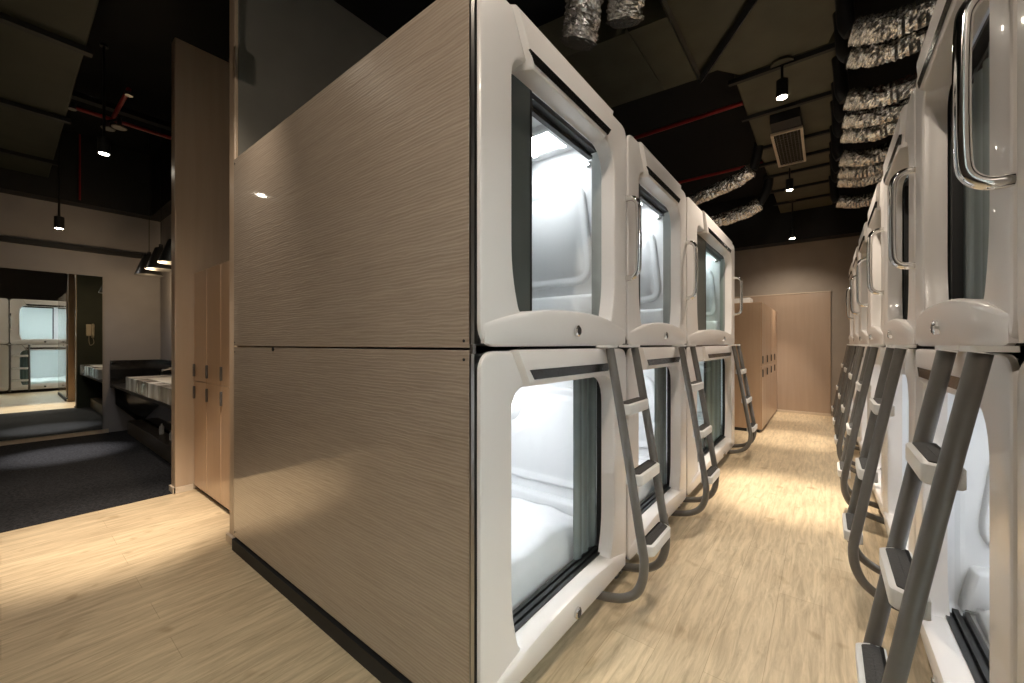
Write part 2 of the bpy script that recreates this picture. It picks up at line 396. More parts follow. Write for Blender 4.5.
def make_capsule(W, oL, oR, hL, hR, sL, sR, kind, curtain=None, tint=False, dark=None, handle=True, edge=True, lock=0.60, label='', group='', full=False, **_):
    """local axes: x out of the face, y along the row (viewer's right), z up"""
    root = empty('sleeping_capsule', (0, 0, 0), label, 'capsule bed', group)
    O = rounded(outer_corners(W)); UP = kind == 'upper'; I = rounded(opening_corners(W, oL, oR, 1.045 if UP else 1.072))
    def L3(loop, n): return [(n, p.x, p.y) for p in loop]
    loops = [L3(offs(O, -0.012), -0.018), L3(O, -0.014), L3(offs(O, -0.001), -0.008), L3(offs(O, -0.004), -0.003), L3(offs(O, -0.010), -0.0003), L3(offs(O, -0.014), 0.0),
             L3(offs(I, 0.011), 0.0), L3(offs(I, 0.008), -0.0005), L3(offs(I, 0.002), -0.005), L3(I, -0.012), L3(I, -0.025), L3(offs(I, -0.004), -0.05), L3(offs(I, -0.006), -0.072),
             L3(offs(I, 0.05), -0.075), ]
    MB().loft(loops, cap=False).build('front_frame', M['shell'], root, angle=32)
    # --- header: raised top cover with a sloping underside
    def hs(z, side):  # side edge position at height z
        t = (1.195 - z) / (1.195 - 1.05)
        return (hL + 0.082 * t) if side == 0 else (hR - 0.082 * t)
    if UP: prof = [(-0.012, 1.200), (0.008, 1.205), (0.017, 1.194), (0.020, 1.170), (0.021, 1.10), (0.021, 1.040), (0.019, 1.033), (0.013, 1.029), (-0.030, 1.033), (-0.072, 1.040)]
    else: prof = [(-0.012, 1.203), (0.004, 1.206), (0.015, 1.204), (0.020, 1.196), (0.021, 1.14), (0.021, 1.090), (0.019, 1.080), (0.013, 1.072), (-0.030, 1.068), (-0.072, 1.066)]
    cols = []
    N = 14
    for i in range(N + 1):
        f = i / N; c = []
        for (n, z) in prof:
            a, b = hs(max(z, 1.0), 0), hs(max(z, 1.0), 1)
            if i == 0: c.append((-0.012 if n > -0.012 else n, a - 0.022, z - 0.004))
            elif i == N: c.append((-0.012 if n > -0.012 else n, b + 0.022, z - 0.004))
            else: c.append((n, a + (b - a) * (i - 1) / (N - 2), z))
        cols.append(c)
    hd = MB().loft(cols, cap=True).build('header_cover', M['shell'], root, angle=38)
    # vent slot
    zt, zb = (1.082, 1.043) if UP else (1.132, 1.095)
    v = [(0.022, sL, zt), (0.031, sR, zt), (0.031, sR - 0.035, zb), (0.031, sL + 0.03, zb)]
    MB().loft([[(0.012, p[1], p[2]) for p in v], [(0.0235, p[1], p[2]) for p in v]]).build('vent_slot', M['slot'], hd, smooth=False)
    # --- lower apron with an arched ridge
    cols = []; N = 26; y0, y1 = 0.03, W - 0.03
    for i in range(N + 1):
        s = y0 + (y1 - y0) * i / N; u = abs(s - W / 2) / (W / 2 - 0.03)
        zt = 0.157 - 0.075 * u ** 2.4
        k = max(0.0, 1 - u ** 4); inside = (oL + 0.03 < s < oR - 0.03)
        bk = -0.070 if inside else -0.004
        zk = (0.135 if inside else zt - 0.002)
        cols.append([(bk, s, zk), (0.010 * k, s, zt), (0.022 * k, s, zt - 0.006), (0.026 * k, s, zt - 0.018), (0.016 * k + 0.001, s, 0.05), (0.006 * k, s, 0.018), (-0.03, s, 0.018)])
    MB().loft(cols, cap=True).build('lower_apron', M['shell'], root, angle=42)
    lk = MB().lathe((0.0, lock, 0.072), [(0.024, 0.0), (0.024, 0.030), (0.018, 0.034), (0.017, 0.030)], 'X').build('lock', M['chrome'], root)
    MB().cyl((0.029, lock, 0.072), 0.0165, 0.004, 'X', 16).build('lock_core', M['seal'], lk)
    # --- body shell: outer box and moulded interior
    out = rounded([(0.012, 1.195, 0.04), (W - 0.012, 1.195, 0.04), (W - 0.012, 0.012, 0.04), (0.012, 0.012, 0.04)], 5, 1)
    inn = rounded([(0.045, 1.165, 0.10), (W - 0.045, 1.165, 0.10), (W - 0.045, 0.10, 0.06), (0.045, 0.10, 0.06)], 5, 1)
    D = DEPTH - 0.03
    MB().loft([L3(offs(out, -0.10), -0.016), L3(offs(out, -0.002), -0.016), L3(out, -0.03), L3(out, -D)], cap=False).add(*[[p for p in L3(out, -D)], [tuple(range(len(out)))]]).build('body_shell', M['body'], root)
    MB().loft([L3(inn, -0.078), L3(inn, -1.98), L3(offs(inn, -0.05), -2.03)], cap=False).add([p for p in L3(offs(inn, -0.05), -2.03)], [tuple(range(len(inn)))]).build('interior_liner', M['interior'], root)
    # side wall relief pads
    for side in (0, 1):
        yy = 0.046 if side == 0 else W - 0.046; sg = 1 if side == 0 else -1
        def pad(c, a): return [(p.x, yy + sg * a, p.y) for p in c]
        base = rounded([(-0.24, 0.97, 0.12), (-1.05, 0.97, 0.2), (-1.20, 0.36, 0.16), (-0.17, 0.36, 0.14)], 8, 3)
        pd = MB().loft([pad(base, 0.0), pad(offs(base, -0.006), 0.013), pad(offs(base, -0.022), 0.016), pad(offs(base, -0.045), 0.006), pad(offs(base, -0.058), 0.004), pad(offs(base, -0.075), 0.012)], cap=True).build('side_pad', M['interior'], root, angle=60)
        # ledge under the pad
        lg = rounded([(-0.16, 0.30, 0.02), (-1.9, 0.30, 0.02), (-1.9, 0.11, 0.02), (-0.12, 0.11, 0.02)], 4, 2)
        MB().loft([pad(lg, -0.002), pad(lg, 0.04), pad(offs(lg, -0.02), 0.055)]).build('side_ledge', M['interior'], root, angle=60)
        # knob
        MB().lathe((-0.19, yy, 1.035), [(0.011, 0.0), (0.011, sg * 0.018), (0.021, sg * 0.02), (0.021, sg * 0.034), (0.012, sg * 0.038)], 'Y', 16).build('coat_knob', M['chrome'], root)
    if kind == 'lower':
        # round speaker cone on the far end wall and on the partition beyond the bed
        MB().lathe((-0.80, W - 0.060, 0.83), [(0.11, 0.0), (0.105, -0.006), (0.070, -0.028), (0.066, -0.024), (0.060, -0.010)], 'Y', 28).build('speaker_ring', M['interior'], root)
        MB().lathe((-0.80, W - 0.060, 0.83), [(0.052, 0), (0.052, -0.020), (0.03, -0.026)], 'Y', 24).build('reading_lamp', M['lamp_disc'], root)
    # ceiling lamp, recessed in an octagonal bezel
    big = full or not UP; cy = W * 0.5 if big else W - 0.235; cx = -0.62 if big else -0.42; ha, hb = (0.27, 0.33) if big else (0.17, 0.16)
    bz = rounded([(cx - ha, cy - hb, 0.07), (cx + ha, cy - hb, 0.07), (cx + ha, cy + hb, 0.07), (cx - ha, cy + hb, 0.07)], 5, 1)
    lamp = MB().loft([[(p.x, p.y, 1.168) for p in bz], [(p.x, p.y, 1.150) for p in offs(bz, -0.012)], [(p.x, p.y, 1.147) for p in offs(bz, -0.05)], [(p.x, p.y, 1.158) for p in offs(bz, -0.07)]]).build('ceiling_lamp', M['interior'], root, angle=60)
    ln = offs(bz, -0.072)
    MB().loft([[(p.x, p.y, 1.158) for p in ln], [(p.x, p.y, 1.150) for p in offs(ln, -0.01)]]).build('diffuser', M['lamp_white_mirror'] if full else M['lamp_white'] if UP else M['lamp_white_low'], lamp)
    # --- sliding door hardware
    t0 = dark[1] if dark else oL - 0.02; tz = 0.0 if UP else 0.058
    MB().box(-0.125, -0.078, t0, oR - 0.05, 1.018 + tz, 1.033 + tz).box(-0.108, -0.086, t0, oR - 0.045, 1.033 + tz, 1.050 + tz).box(-0.135, -0.112, t0, oR - 0.03, 1.000 + tz, 1.020 + tz).build('door_track', M['seal'], root, smooth=False)
    tr = MB()
    for k in range(3): tr.box(-0.118 + k * 0.030 - 0.02, -0.118 + k * 0.030 - 0.002, oL - 0.03, oR + 0.03, 0.105, 0.142)
    tr.box(-0.14, -0.073, oL - 0.03, oR + 0.03, 0.09, 0.122)
    tr.build('sill_track', M['seal'], root, smooth=False)
    if dark:
        pnl = MB().box(-0.106, -0.080, dark[0], dark[1], 0.12, 1.07).build('door_panel', M['dark_panel'], root, smooth=False)
        MB().box(-0.108, -0.078, dark[1], dark[1] + 0.010, 0.12, 1.07).build('door_edge', M['seal'], pnl, smooth=False)
    g0 = dark[1] + 0.01 if dark else oL - 0.02
    MB().add([(-0.096, g0, 0.12), (-0.096, oR + 0.02, 0.12), (-0.096, oR + 0.02, 1.06), (-0.096, g0, 1.06)], [(0, 1, 2, 3)]).build('glass_pane', M['glass_teal'] if tint else M['glass'], root, smooth=False)
    MB().box(-0.130 if UP else -0.10, -0.074, oR - 0.004, oR + 0.014, 0.11, 1.08).build('door_jamb', M['jamb'] if UP else M['seal'], root, smooth=False)
    if curtain:
        a, b = curtain; n = max(8, int((b - a) * 120)); pf = []
        for i in range(n + 1):
            y = a + (b - a) * i / n
            pf.append((-0.118 + 0.007 * math.sin(y * 2 * PI / 0.085) + 0.004 * math.sin(y * 37), y))
        loop = [(x, y) for x, y in pf] + [(x - 0.004, y) for x, y in reversed(pf)]
        MB().loft([[(x, y, 0.145) for x, y in loop], [(x, y, 1.06) for x, y in loop]]).build('curtain', M['curtain'], root, angle=80)
        MB().box(-0.130, -0.108, a - 0.004, a + 0.006, 0.145, 1.03).build('curtain_hem', M['seal'], root, smooth=False) if edge else None
    if handle:
        yh = W - 0.020
        pts = poly_curve([(-0.005, yh, 0.375), (0.035, yh, 0.378), (0.062, yh, 0.402), (0.070, yh, 0.45), (0.072, yh, 0.585), (0.070, yh, 0.735), (0.062, yh, 0.785), (0.035, yh, 0.810), (-0.005, yh, 0.813)], 6)
        MB().tube(pts, 0.0155, 16).build('grab_handle', M['chrome'], root, angle=70)
    return root

SL = dict(W=CW, oL=0.178, oR=1.040, hL=0.190, hR=0.985, sL=0.250, sR=0.945)
SW = dict(W=WW, oL=0.33, oR=1.95, hL=0.52, hR=1.87, sL=0.63, sR=1.77)
GL, GR = 'white capsules of the left row', 'white capsules of the right row'
cap = {}
cap['U1'] = make_capsule(kind='upper', dark=(0.13, 0.395), **SL, label='nearest upper white capsule of the left row, directly behind the taupe side panel', group=GL)
cap['U1'].location = (XL, Y0, ZB + PH)
cap['L1'] = make_capsule(kind='lower', curtain=(0.835, 1.055), dark=None, edge=False, handle=False, **SL, label='nearest lower white capsule of the left row with white bedding and half-drawn grey curtain', group=GL)
cap['L1'].location = (XL, Y0, ZB)
cap['U2'] = copy_tree(cap['U1'], 'second upper white capsule of the left row, between the nearest one and the wide one', (XL, Y0 + CW, ZB + PH))
cap['L2'] = copy_tree(cap['L1'], 'second lower white capsule of the left row, partly behind the first ladder', (XL, Y0 + CW, ZB))
cap['U3'] = make_capsule(kind='upper', dark=(0.28, 1.0), tint=True, lock=1.35, **SW, label='farthest and widest upper capsule of the left row with greenish glass', group=GL)
cap['U3'].location = (XL, Y0 + 2 * CW, ZB + PH)
cap['L3'] = make_capsule(kind='lower', curtain=(1.15, 1.94), tint=True, lock=1.35, handle=False, **SW, label='farthest and widest lower capsule of the left row, last one before the end lockers', group=GL)
cap['L3'].location = (XL, Y0 + 2 * CW, ZB)
YR = 1.345
cap['RU'] = make_capsule(kind='upper', curtain=(0.13, 1.04), dark=(0.10, 0.215), edge=False, lock=0.60, **SL, label='closest upper capsule of the right row with the big chrome handle and closed blue-grey curtain', group=GR)
cap['RU'].location = (XR, YR + CW, ZB + PH); cap['RU'].rotation_euler = (0, 0, PI)
cap['RL'] = make_capsule(kind='lower', dark=None, handle=False, **SL, label='closest lower capsule of the right row, behind the nearest ladder at the right edge', group=GR)
cap['RL'].location = (XR, YR + CW, ZB); cap['RL'].rotation_euler = (0, 0, PI)
# nearest pair, at the very edge of the picture (also seen in the mirror): glass uncovered
cap['AU'] = make_capsule(kind='upper', dark=(0.44, 0.452), tint=True, full=True, **SL, label='upper capsule cut off by the right photo edge, seen whole in the mirror', group=GR)
cap['AU'].location = (XR, YR, ZB + PH); cap['AU'].rotation_euler = (0, 0, PI)
cap['AL'] = make_capsule(kind='lower', curtain=(0.86, 1.035), dark=None, tint=True, full=True, handle=False, **SL, label='lower capsule cut off by the right photo edge, seen whole in the mirror', group=GR)
cap['AL'].location = (XR, YR, ZB); cap['AL'].rotation_euler = (0, 0, PI)
copy_tree(cap['AU'], 'upper capsule outside the photo, at the left edge of the mirror view', (XR, YR - CW, ZB + PH), PI)
copy_tree(cap['AL'], 'lower capsule outside the photo, at the left edge of the mirror view', (XR, YR - CW, ZB), PI)
ordn = ['second', 'third', 'fourth', 'fifth', 'sixth']
for i, w in enumerate(ordn):
    yy = YR + CW * (i + 2)
    copy_tree(cap['RU'], '%s upper capsule of the right row counted from the one with the big chrome handle' % w, (XR, yy, ZB + PH), PI)
    copy_tree(cap['RL'], '%s lower capsule of the right row counted from the one behind the nearest ladder' % w, (XR, yy, ZB), PI)

# plinths under the blocks
def plinth(name, x0, x1, y0, y1, label):
    mb = MB().box(x0, x1, y0, y1, 0.0, ZB)
    o = mb.build(name, M['black'], smooth=False); tag(o, label, 'plinth'); return o
plinth('block_plinth', XL - DEPTH + 0.02, XL - 0.10, Y0 - 0.03, Y0 + 2 * CW + WW - 0.01, 'low black plinth under the left capsule block')
plinth('block_plinth', XR + 0.10, XR + DEPTH, YR - 2 * CW + 0.02, YR + 6 * CW - 0.02, 'low black plinth under the right capsule block')
# levelling feet at the seams of the left row
for i, yy in enumerate((Y0 + CW, Y0 + 2 * CW)):
    f = MB().box(XL - 0.075, XL - 0.045, yy - 0.045, yy - 0.015, 0.0, 0.074).box(XL - 0.075, XL - 0.045, yy + 0.015, yy + 0.045, 0.0, 0.074).build('levelling_foot', M['chrome_worn'], smooth=False)
    tag(f, 'small steel levelling foot under the %s seam of the left capsule row' % ('first' if i == 0 else 'second'), 'foot', 'levelling feet of the left row')

# ------------------------------------------------------------------ cladding of the near end of the left block
px0, px1 = -2.948, XL - 0.022
for z0, z1, w in ((ZB + 0.012, ZB + PH - 0.004, 'lower'), (ZB + PH + 0.004, ZB + 2 * PH - 0.028, 'upper')):
    o = box('side_panel', M['laminate'], (px0, px1, Y0 - 0.018, Y0 - 0.002, z0, z1), bevel=0.0015)
    tag(o, '%s glossy taupe panel with wavy relief covering the end of the left capsule block' % w, 'wall panel', 'taupe end panels')
    for zz in (z0 + 0.03 if w == 'lower' else z0 + 0.022, z1 - 0.03):
        for xx in (px0 + 0.02, px1 - 0.022):
            MB().cyl((xx, Y0 - 0.0205, zz), 0.005, 0.003, 'Y', 10).build('screw', M['seal'], o)
cj = MB().cyl((-2.35, Y0 - 0.024, ZB + PH - 0.012), 0.011, 0.006, 'Y', 12).build('panel_catch', M['seal']); tag(cj, 'tiny dark catch on the seam between the two taupe panels', 'catch')
for z0, z1, w in ((ZB + 0.012, ZB + PH - 0.016, 'lower'), (ZB + PH + 0.016, ZB + 2 * PH - 0.028, 'upper')):
    e = MB().box(XL - 0.0215, XL - 0.0135, Y0 - 0.018, Y0 - 0.003, z0, z1).build('edge_trim', M['chrome_worn']); tag(e, '%s vertical metal edge strip at the corner of the taupe panel' % w, 'edge strip', 'metal corner strips')
# metal corner bracket in the joint
b = box('corner_bracket', M['steel_grey'], (XL - 0.0215, XL - 0.006, Y0 - 0.016, Y0 - 0.002, ZB + PH - 0.015, ZB + PH + 0.015), bevel=0.002)
tag(b, 'small grey bracket joining the metal edge strips at mid height', 'bracket')

# ------------------------------------------------------------------ ladders
def make_ladder(label, group, s0=0.88, s1=1.20):
    r = empty('ladder', (0, 0, 0), label, 'ladder', group)
    path = [(0.045, 1.205), (0.085, 0.985), (0.135, 0.70), (0.185, 0.40), (0.207, 0.27), (0.212, 0.215), (0.203, 0.140), (0.172, 0.074), (0.115, 0.030), (0.05, 0.008), (-0.02, -0.006), (-0.085, -0.010)]
    Z = ZB  # path heights are measured from the floor minus plinth
    for s in (s0, s1):
        MB().tube(poly_curve([(n, s, z) for n, z in path], 5), 0.0205, 14).build('rail', M['tube'], r, angle=80)
    for s, w0, w1 in ((s0, s0 - 0.055, s0 + 0.055), (s1, s1 - 0.105, s1 + 0.035)):
        pl = rounded([(-0.004, w0, 0.004), (0.066, w0 + 0.02, 0.02), (0.066, w1, 0.015), (-0.004, w1, 0.004)], 4, 1)
        MB().loft([[(p.x, p.y, 1.2085) for p in pl], [(p.x, p.y, 1.2215) for p in pl]]).build('bracket', M['white_plain'], r, angle=50)
    for z in (0.930, 0.605, 0.292):
        # rail position at that height
        n = 0.045 + (1.205 - z) * (0.14 / 0.805)
        a, bb = s0 + 0.012, s1 - 0.012
        c = rounded([(n - 0.030, a, 0.006), (n + 0.010, a, 0.004), (n + 0.042, a + 0.022, 0.012), (n + 0.042, bb - 0.022, 0.012), (n + 0.010, bb, 0.004), (n - 0.030, bb, 0.006)], 4, 2)
        st = MB().loft([[(p.x, p.y, z - 0.045) for p in offs(c, -0.006)], [(p.x, p.y, z - 0.040) for p in c], [(p.x, p.y, z + 0.004) for p in c], [(p.x, p.y, z + 0.008) for p in offs(c, -0.006)]]).build('step', M['white_plain'], r, angle=50)
        t = offs(c, -0.013)
        MB().loft([[(p.x, p.y, z + 0.006) for p in t], [(p.x, p.y, z + 0.011) for p in offs(t, -0.002)]]).build('tread', M['tread'], st, angle=40)
    return r
GLd, GRd = 'ladders of the left row', 'ladders of the right row'
lad = make_ladder('nearest of the three ladders on the left row, beside the capsule with white bedding', GLd)
lad.location = (XL, Y0, ZB)
copy_tree(lad, 'middle of the three ladders on the left row', (XL, Y0 + CW, ZB))
lad3 = make_ladder('farthest ladder on the left row, next to the end lockers', GLd, 1.76, 2.10); lad3.location = (XL, Y0 + 2 * CW, ZB)
copy_tree(lad, 'large nearest ladder on the right row, crossing the bottom right of the photo', (XR, YR + CW, ZB), PI, GRd)
copy_tree(lad, 'ladder cut off by the right edge of the photo, seen in the tall mirror', (XR, YR, ZB), PI, GRd)
for i, w in enumerate(ordn):
    copy_tree(lad, '%s ladder on the right row counted from the large nearest one' % w, (XR, YR + CW * (i + 2), ZB), PI, GRd)

# ------------------------------------------------------------------ bedding
def mattress(x0, x1, y0, y1, z0, h, label, group, side):
    """rumpled duvet slab; side=+1 when the aisle is towards +x"""
    nx, ny = 46, 30; top = []; rnd = random.Random(int(y0 * 100))
    ph = [rnd.uniform(0, 6) for _ in range(8)]
    mb = MB(); vs = []
    for i in range(nx + 1):
        for j in range(ny + 1):
            u, v = i / nx, j / ny
            x = x0 + (x1 - x0) * u; y = y0 + (y1 - y0) * v
            e = min(u * (x1 - x0), (1 - u) * (x1 - x0), v * (y1 - y0), (1 - v) * (y1 - y0))
            r = 0.075; f = math.sqrt(max(0, 1 - (1 - min(e / r, 1)) ** 2))
            w = 0.014 * math.sin(9 * x + 3 * y + ph[0]) + 0.011 * math.sin(14 * y - 5 * x + ph[1]) + 0.005 * math.sin(31 * x + 17 * y + ph[2]) + 0.004 * math.sin(43 * y + 11 * x + ph[3])
            vs.append((x, y, z0 + 0.05 + (h - 0.05 + w) * f))
    fs = []
    for i in range(nx):
        for j in range(ny):
            a = i * (ny + 1) + j; fs.append((a, a + 1, a + ny + 2, a + ny + 1))
    mb.add(vs, fs)
    rim = [i * (ny + 1) for i in range(nx + 1)] + [nx * (ny + 1) + j for j in range(1, ny + 1)] + [i * (ny + 1) + ny for i in range(nx - 1, -1, -1)] + [j for j in range(ny - 1, 0, -1)]
    lo = [(vs[k][0], vs[k][1], z0) for k in rim]; n0 = len(mb.v); mb.v += lo; m = len(rim)
    for k in range(m): mb.f.append((rim[k], rim[(k + 1) % m], n0 + (k + 1) % m, n0 + k))
    mb.f.append(tuple(n0 + k for k in range(m)))
    o = mb.build('duvet', M['duvet'], angle=75); return tag(o, label, 'bedding', group)
def pillow(cx, cy, z, lx, ly, label, group):
    vs, fs = [], []; n = 20
    for s in (1, -1):
        for i in range(n + 1):
            for j in range(n + 1):
                u, v = i / n * 2 - 1, j / n * 2 - 1
                t = max(0, (1 - abs(u) ** 3.2)) ** 0.5 * max(0, (1 - abs(v) ** 3.2)) ** 0.5
                pinch = 1 - 0.06 * (1 - abs(u)) - 0.06 * (1 - abs(v)) * 0
                vs.append((cx + u * lx / 2 * (1 - 0.05 * (1 - v * v)), cy + v * ly / 2 * (1 - 0.05 * (1 - u * u)), z + 0.06 + s * 0.06 * t + (0.003 * math.sin(9 * u + 5 * v) if s > 0 else 0)))
    for s in range(2):
        b0 = s * (n + 1) ** 2
        for i in range(n):
            for j in range(n):
                a = b0 + i * (n + 1) + j; fs.append((a, a + 1, a + n + 2, a + n + 1))
    o = MB().add(vs, fs).build('pillow', M['duvet'], angle=75); return tag(o, label, 'pillow', group)
zbed = ZB + 0.102
for i, w in enumerate(('nearest', 'second')):
    y = Y0 + CW * i
    mattress(XL - 1.95, XL - 0.165, y + 0.10, y + CW - 0.11, zbed, 0.17, 'white duvet inside the %s lower capsule of the left row' % w, 'white duvets', 1)
mattress(XL - 1.95, XL - 0.175, Y0 + 2 * CW + 0.10, Y0 + 2 * CW + WW - 0.11, zbed, 0.17, 'white duvet inside the wide lower capsule at the end of the left row', 'white duvets', 1)
for i, w in enumerate(('lower capsule at the right edge of the photo', 'closest lower capsule of the right row', 'second lower capsule of the right row')):
    y = YR + CW * (i - 1)
    mattress(XR + 0.165, XR + 1.95, y + 0.11, y + CW - 0.11, zbed, 0.11, 'white duvet inside the ' + w, 'white duvets', -1)
    if i == 1: pillow(XR + 0.42, y + 0.42, zbed + 0.125, 0.38, 0.58, 'white pillow on the bed behind the nearest right ladder', 'pillows')

# ------------------------------------------------------------------ lockers
def locker(x, y, w, along, label, group, zlo=0.045, H=1.925):
    """along 'x': front faces -y; along 'y': front faces +x"""
    r = empty('locker', (x, y, 0), label, 'locker', group, 0 if along == 'x' else PI / 2)
    d = 0.48
    box('carcass', M['locker'], (0.001, w - 0.001, 0.018, d, zlo, H), r, bevel=0.002)
    box('toe_kick', M['black'], (0.001, w - 0.001, 0.03, d - 0.02, 0, zlo), r)
    zs = 0.97
    for z0, z1, hz in ((zlo, zs - 0.002, 0.87), (zs + 0.002, H, 1.065)):
        dr = box('door', M['locker'], (0.003, w - 0.003, 0.0, 0.017, z0, z1), r, bevel=0.002)
        MB().box(0.022, 0.040, -0.016, 0.0, hz - 0.055, hz + 0.055).build('handle', M['steel_grey'], dr, smooth=True, bevel=0.003)
    return r
xs = [(-4.423, 0.35), (-4.072, 0.35), (-3.721, 0.35), (-3.370, 0.245)]
for (x, w), t in zip(xs, ('leftmost tan locker of the niche, against the tall left partition', 'tan locker in the niche, second from the left partition', 'tan locker in the niche, third from the left partition', 'narrow tan locker in the niche hidden beside the taupe panel')):
    locker(x, 1.06, w, 'x', t, 'tan lockers in the niche')
for k, t in enumerate(('nearest', 'second', 'third', 'farthest')):
    locker(-0.722, 6.83 + 0.583 * k, 0.580, 'y', '%s tan locker of the bank at the end of the corridor' % t, 'tan lockers at the corridor end', H=1.91)
o = box('storage_box', M['white_plain'], (-1.18, -0.93, 7.3, 7.6, 1.912, 2.03), bevel=0.006); tag(o, 'pale box lying on top of the end lockers', 'box')

# ------------------------------------------------------------------ track lamps and added fill spots
def spot_lamp(x, y, ztop, stem, label, power, size_deg=125, tilt=(0, 0), blend=0.7, col=WARM, wide=0.75, core=2.6, core_deg=27, group='ceiling spotlights', r=0.045, plate=True):
    t = empty('ceiling_spotlight', (x, y, ztop), label, 'spotlight', group)
    MB().cyl((0, 0, -0.02), 0.085 if plate else 0.03, 0.02, 'Z', 24).build('mount', M['duct'] if plate else M['black_metal'], t)
    MB().cyl((0, 0, -stem), 0.011, stem - 0.02, 'Z', 10).build('stem', M['black_metal'], t)
    h = MB().lathe((0, 0, -stem - 0.15), [(r - 0.006, 0.002), (r, 0.0), (r, 0.145), (r - 0.01, 0.15)], 'Z').build('lamp_head', M['black_metal'], t)
    MB().cyl((0, 0, -stem - 0.1515), r - 0.008, 0.0025, 'Z', 20).build('lens', M['bulb'], h)
    for pw, sz, bl in ((power * wide, size_deg, blend), (power * core, core_deg, 0.9)):   # spill and bright beam core of the same lamp
        if pw <= 0: continue
        ld = bpy.data.lights.new('spot_light', 'SPOT'); ld.energy = pw; ld.color = col; ld.spot_size = math.radians(sz); ld.spot_blend = bl; ld.shadow_soft_size = 0.03
        lo = bpy.data.objects.new('spot_light', ld); COL.objects.link(lo); lo.parent = t; lo.location = (0, 0, -stem - 0.165); lo.rotation_euler = (math.radians(tilt[0]), math.radians(tilt[1]), 0)
    return t
spot_lamp(-0.29, 4.13, 3.71, 0.15, 'nearest black spotlight hanging below the long duct over the corridor', SPOT_POWER * 1.55)
spot_lamp(-0.38, 6.62, 3.71, 0.17, 'middle black spotlight hanging below the long duct, beyond the grille', SPOT_POWER)
spot_lamp(-0.435, 8.25, 3.71, 0.48, 'farthest black spotlight near the end wall of the corridor', SPOT_POWER * 0.8, size_deg=125, blend=1.0, tilt=(12, 5), wide=0.7, core=1.9, core_deg=36)
spot_lamp(-0.25, 1.55, 3.70, 0.16, 'added fill spotlight over the near part of the corridor, above the picture', SPOT_POWER * 0.30, core=0)  # extra unseen lamp, added as weak fill for the near corridor
spot_lamp(-0.25, -0.9, 3.70, 0.16, 'added fill spotlight behind the camera', SPOT_POWER * 1.0, size_deg=120, tilt=(44, 34), blend=1.0, wide=1.0, core=0)  # unseen fill lamp, added to brighten the taupe end panels
# lamps over the side aisle and the wash area
spot_lamp(-5.42, 0.607, CEIL, 0.89, 'black spotlight beside the red sprinkler pipe above the carpet', SPOT_POWER_L * 0.7, plate=False, size_deg=60, wide=0.15, core=0.9, core_deg=36, tilt=(0, 8))
spot_lamp(-7.55, 0.45, CEIL, 1.26, 'black spotlight hanging in front of the grey mirror wall', SPOT_POWER_L * 0.9, plate=False, col=(1.0, 0.96, 0.95), size_deg=120, tilt=(0, -10), wide=0.12, core=4.2, core_deg=27)
spot_lamp(-5.42, -0.14, CEIL, 0.89, 'black spotlight just left of the picture above the carpet', SPOT_POWER_L * 0.8, plate=False, size_deg=60, tilt=(0, -14), wide=0.6, core=0.6, core_deg=40)
spot_lamp(-2.30, 0.50, CEIL, 0.89, 'black spotlight above the wooden floor in front of the lockers, above the picture', SPOT_POWER_L * 1.5, plate=False, tilt=(0, 27), size_deg=100, blend=1.0, wide=0.28, core=3.0, core_deg=32)

# ------------------------------------------------------------------ ceiling services
du = empty('air_duct', (0, 0, 0), 'long flat olive duct running down the corridor ceiling with black bands', 'duct', 'olive air ducts')
box('duct_body', M['duct'], (-0.65, 0.10, 4.12, 8.89, 3.71, 4.05), du, bevel=0.01)
for k, yy in enumerate((4.14, 4.89, 5.75, 6.30, 6.80, 7.5, 8.2)):
    box('duct_band', M['black'], (-0.70, 0.15, yy - 0.02, yy + 0.02, 3.675, 3.715), du)
dt = empty('air_duct', (0, 0, 0), 'wide olive duct crossing the corridor ceiling above the nearest capsules', 'duct', 'olive air ducts')
MB().loft([[(x, y, 3.70), (x, y, 4.05), (x, y2, 4.05), (x, y2, 3.70)] for x, y, y2 in ((-2.9, 2.75, 3.72), (-0.9, 3.02, 3.9))]).build('duct_body', M['duct'], dt, smooth=False)
MB().add([], []).loft([[(-0.88, 2.0, 3.715), (0.11, 2.0, 3.715), (0.11, 3.75, 3.715), (0.02, 4.10, 3.715), (-0.60, 4.10, 3.715), (-0.75, 3.9, 3.715), (-0.88, 3.9, 3.715)],
                       [(-0.88, 2.0, 4.05), (0.11, 2.0, 4.05), (0.11, 3.75, 4.05), (0.02, 4.10, 4.05), (-0.60, 4.10, 4.05), (-0.75, 3.9, 4.05), (-0.88, 3.9, 4.05)]]).build('duct_junction', M['duct'], dt, smooth=False)
MB().tube([(-0.89, 2.2, 3.69), (-0.89, 3.9, 3.69)], 0.02, 4).build('duct_flange', M['grille'], dt, smooth=False)
MB().tube([(-0.89, 3.9, 3.68), (-0.36, 3.18, 3.68), (0.1, 2.55, 3.68)], 0.028, 4).build('duct_brace', M['black_metal'], dt, smooth=False)
for xx in (-1.2, -1.9):
    box('duct_seam', M['duct'], (xx - 0.008, xx + 0.008, 2.98 + (xx + 0.9) * 0.135, 3.88 + (xx + 0.9) * 0.09, 3.690, 3.705), dt)
dl = empty('air_duct', (0, 0, 0), 'dark green duct with bands in the upper left corner over the carpet', 'duct')
box('duct_body', M['duct_dark'], (-9.0 + 0.6, -3.2, -1.6, 0.385, 3.47, 3.9), dl, bevel=0.01)
for xx in (-4.28, -5.76, -7.23):
    box('duct_band', M['black'], (xx - 0.03, xx + 0.03, -1.65, 0.42, 3.43, 3.475), dl)
g = empty('air_grille', (-0.33, 5.70, 3.60), 'pale louvred air grille under the long corridor duct', 'grille')
box('collar', M['black'], (-0.13, 0.13, -0.70, 0.50, 0.01, 0.108), g)
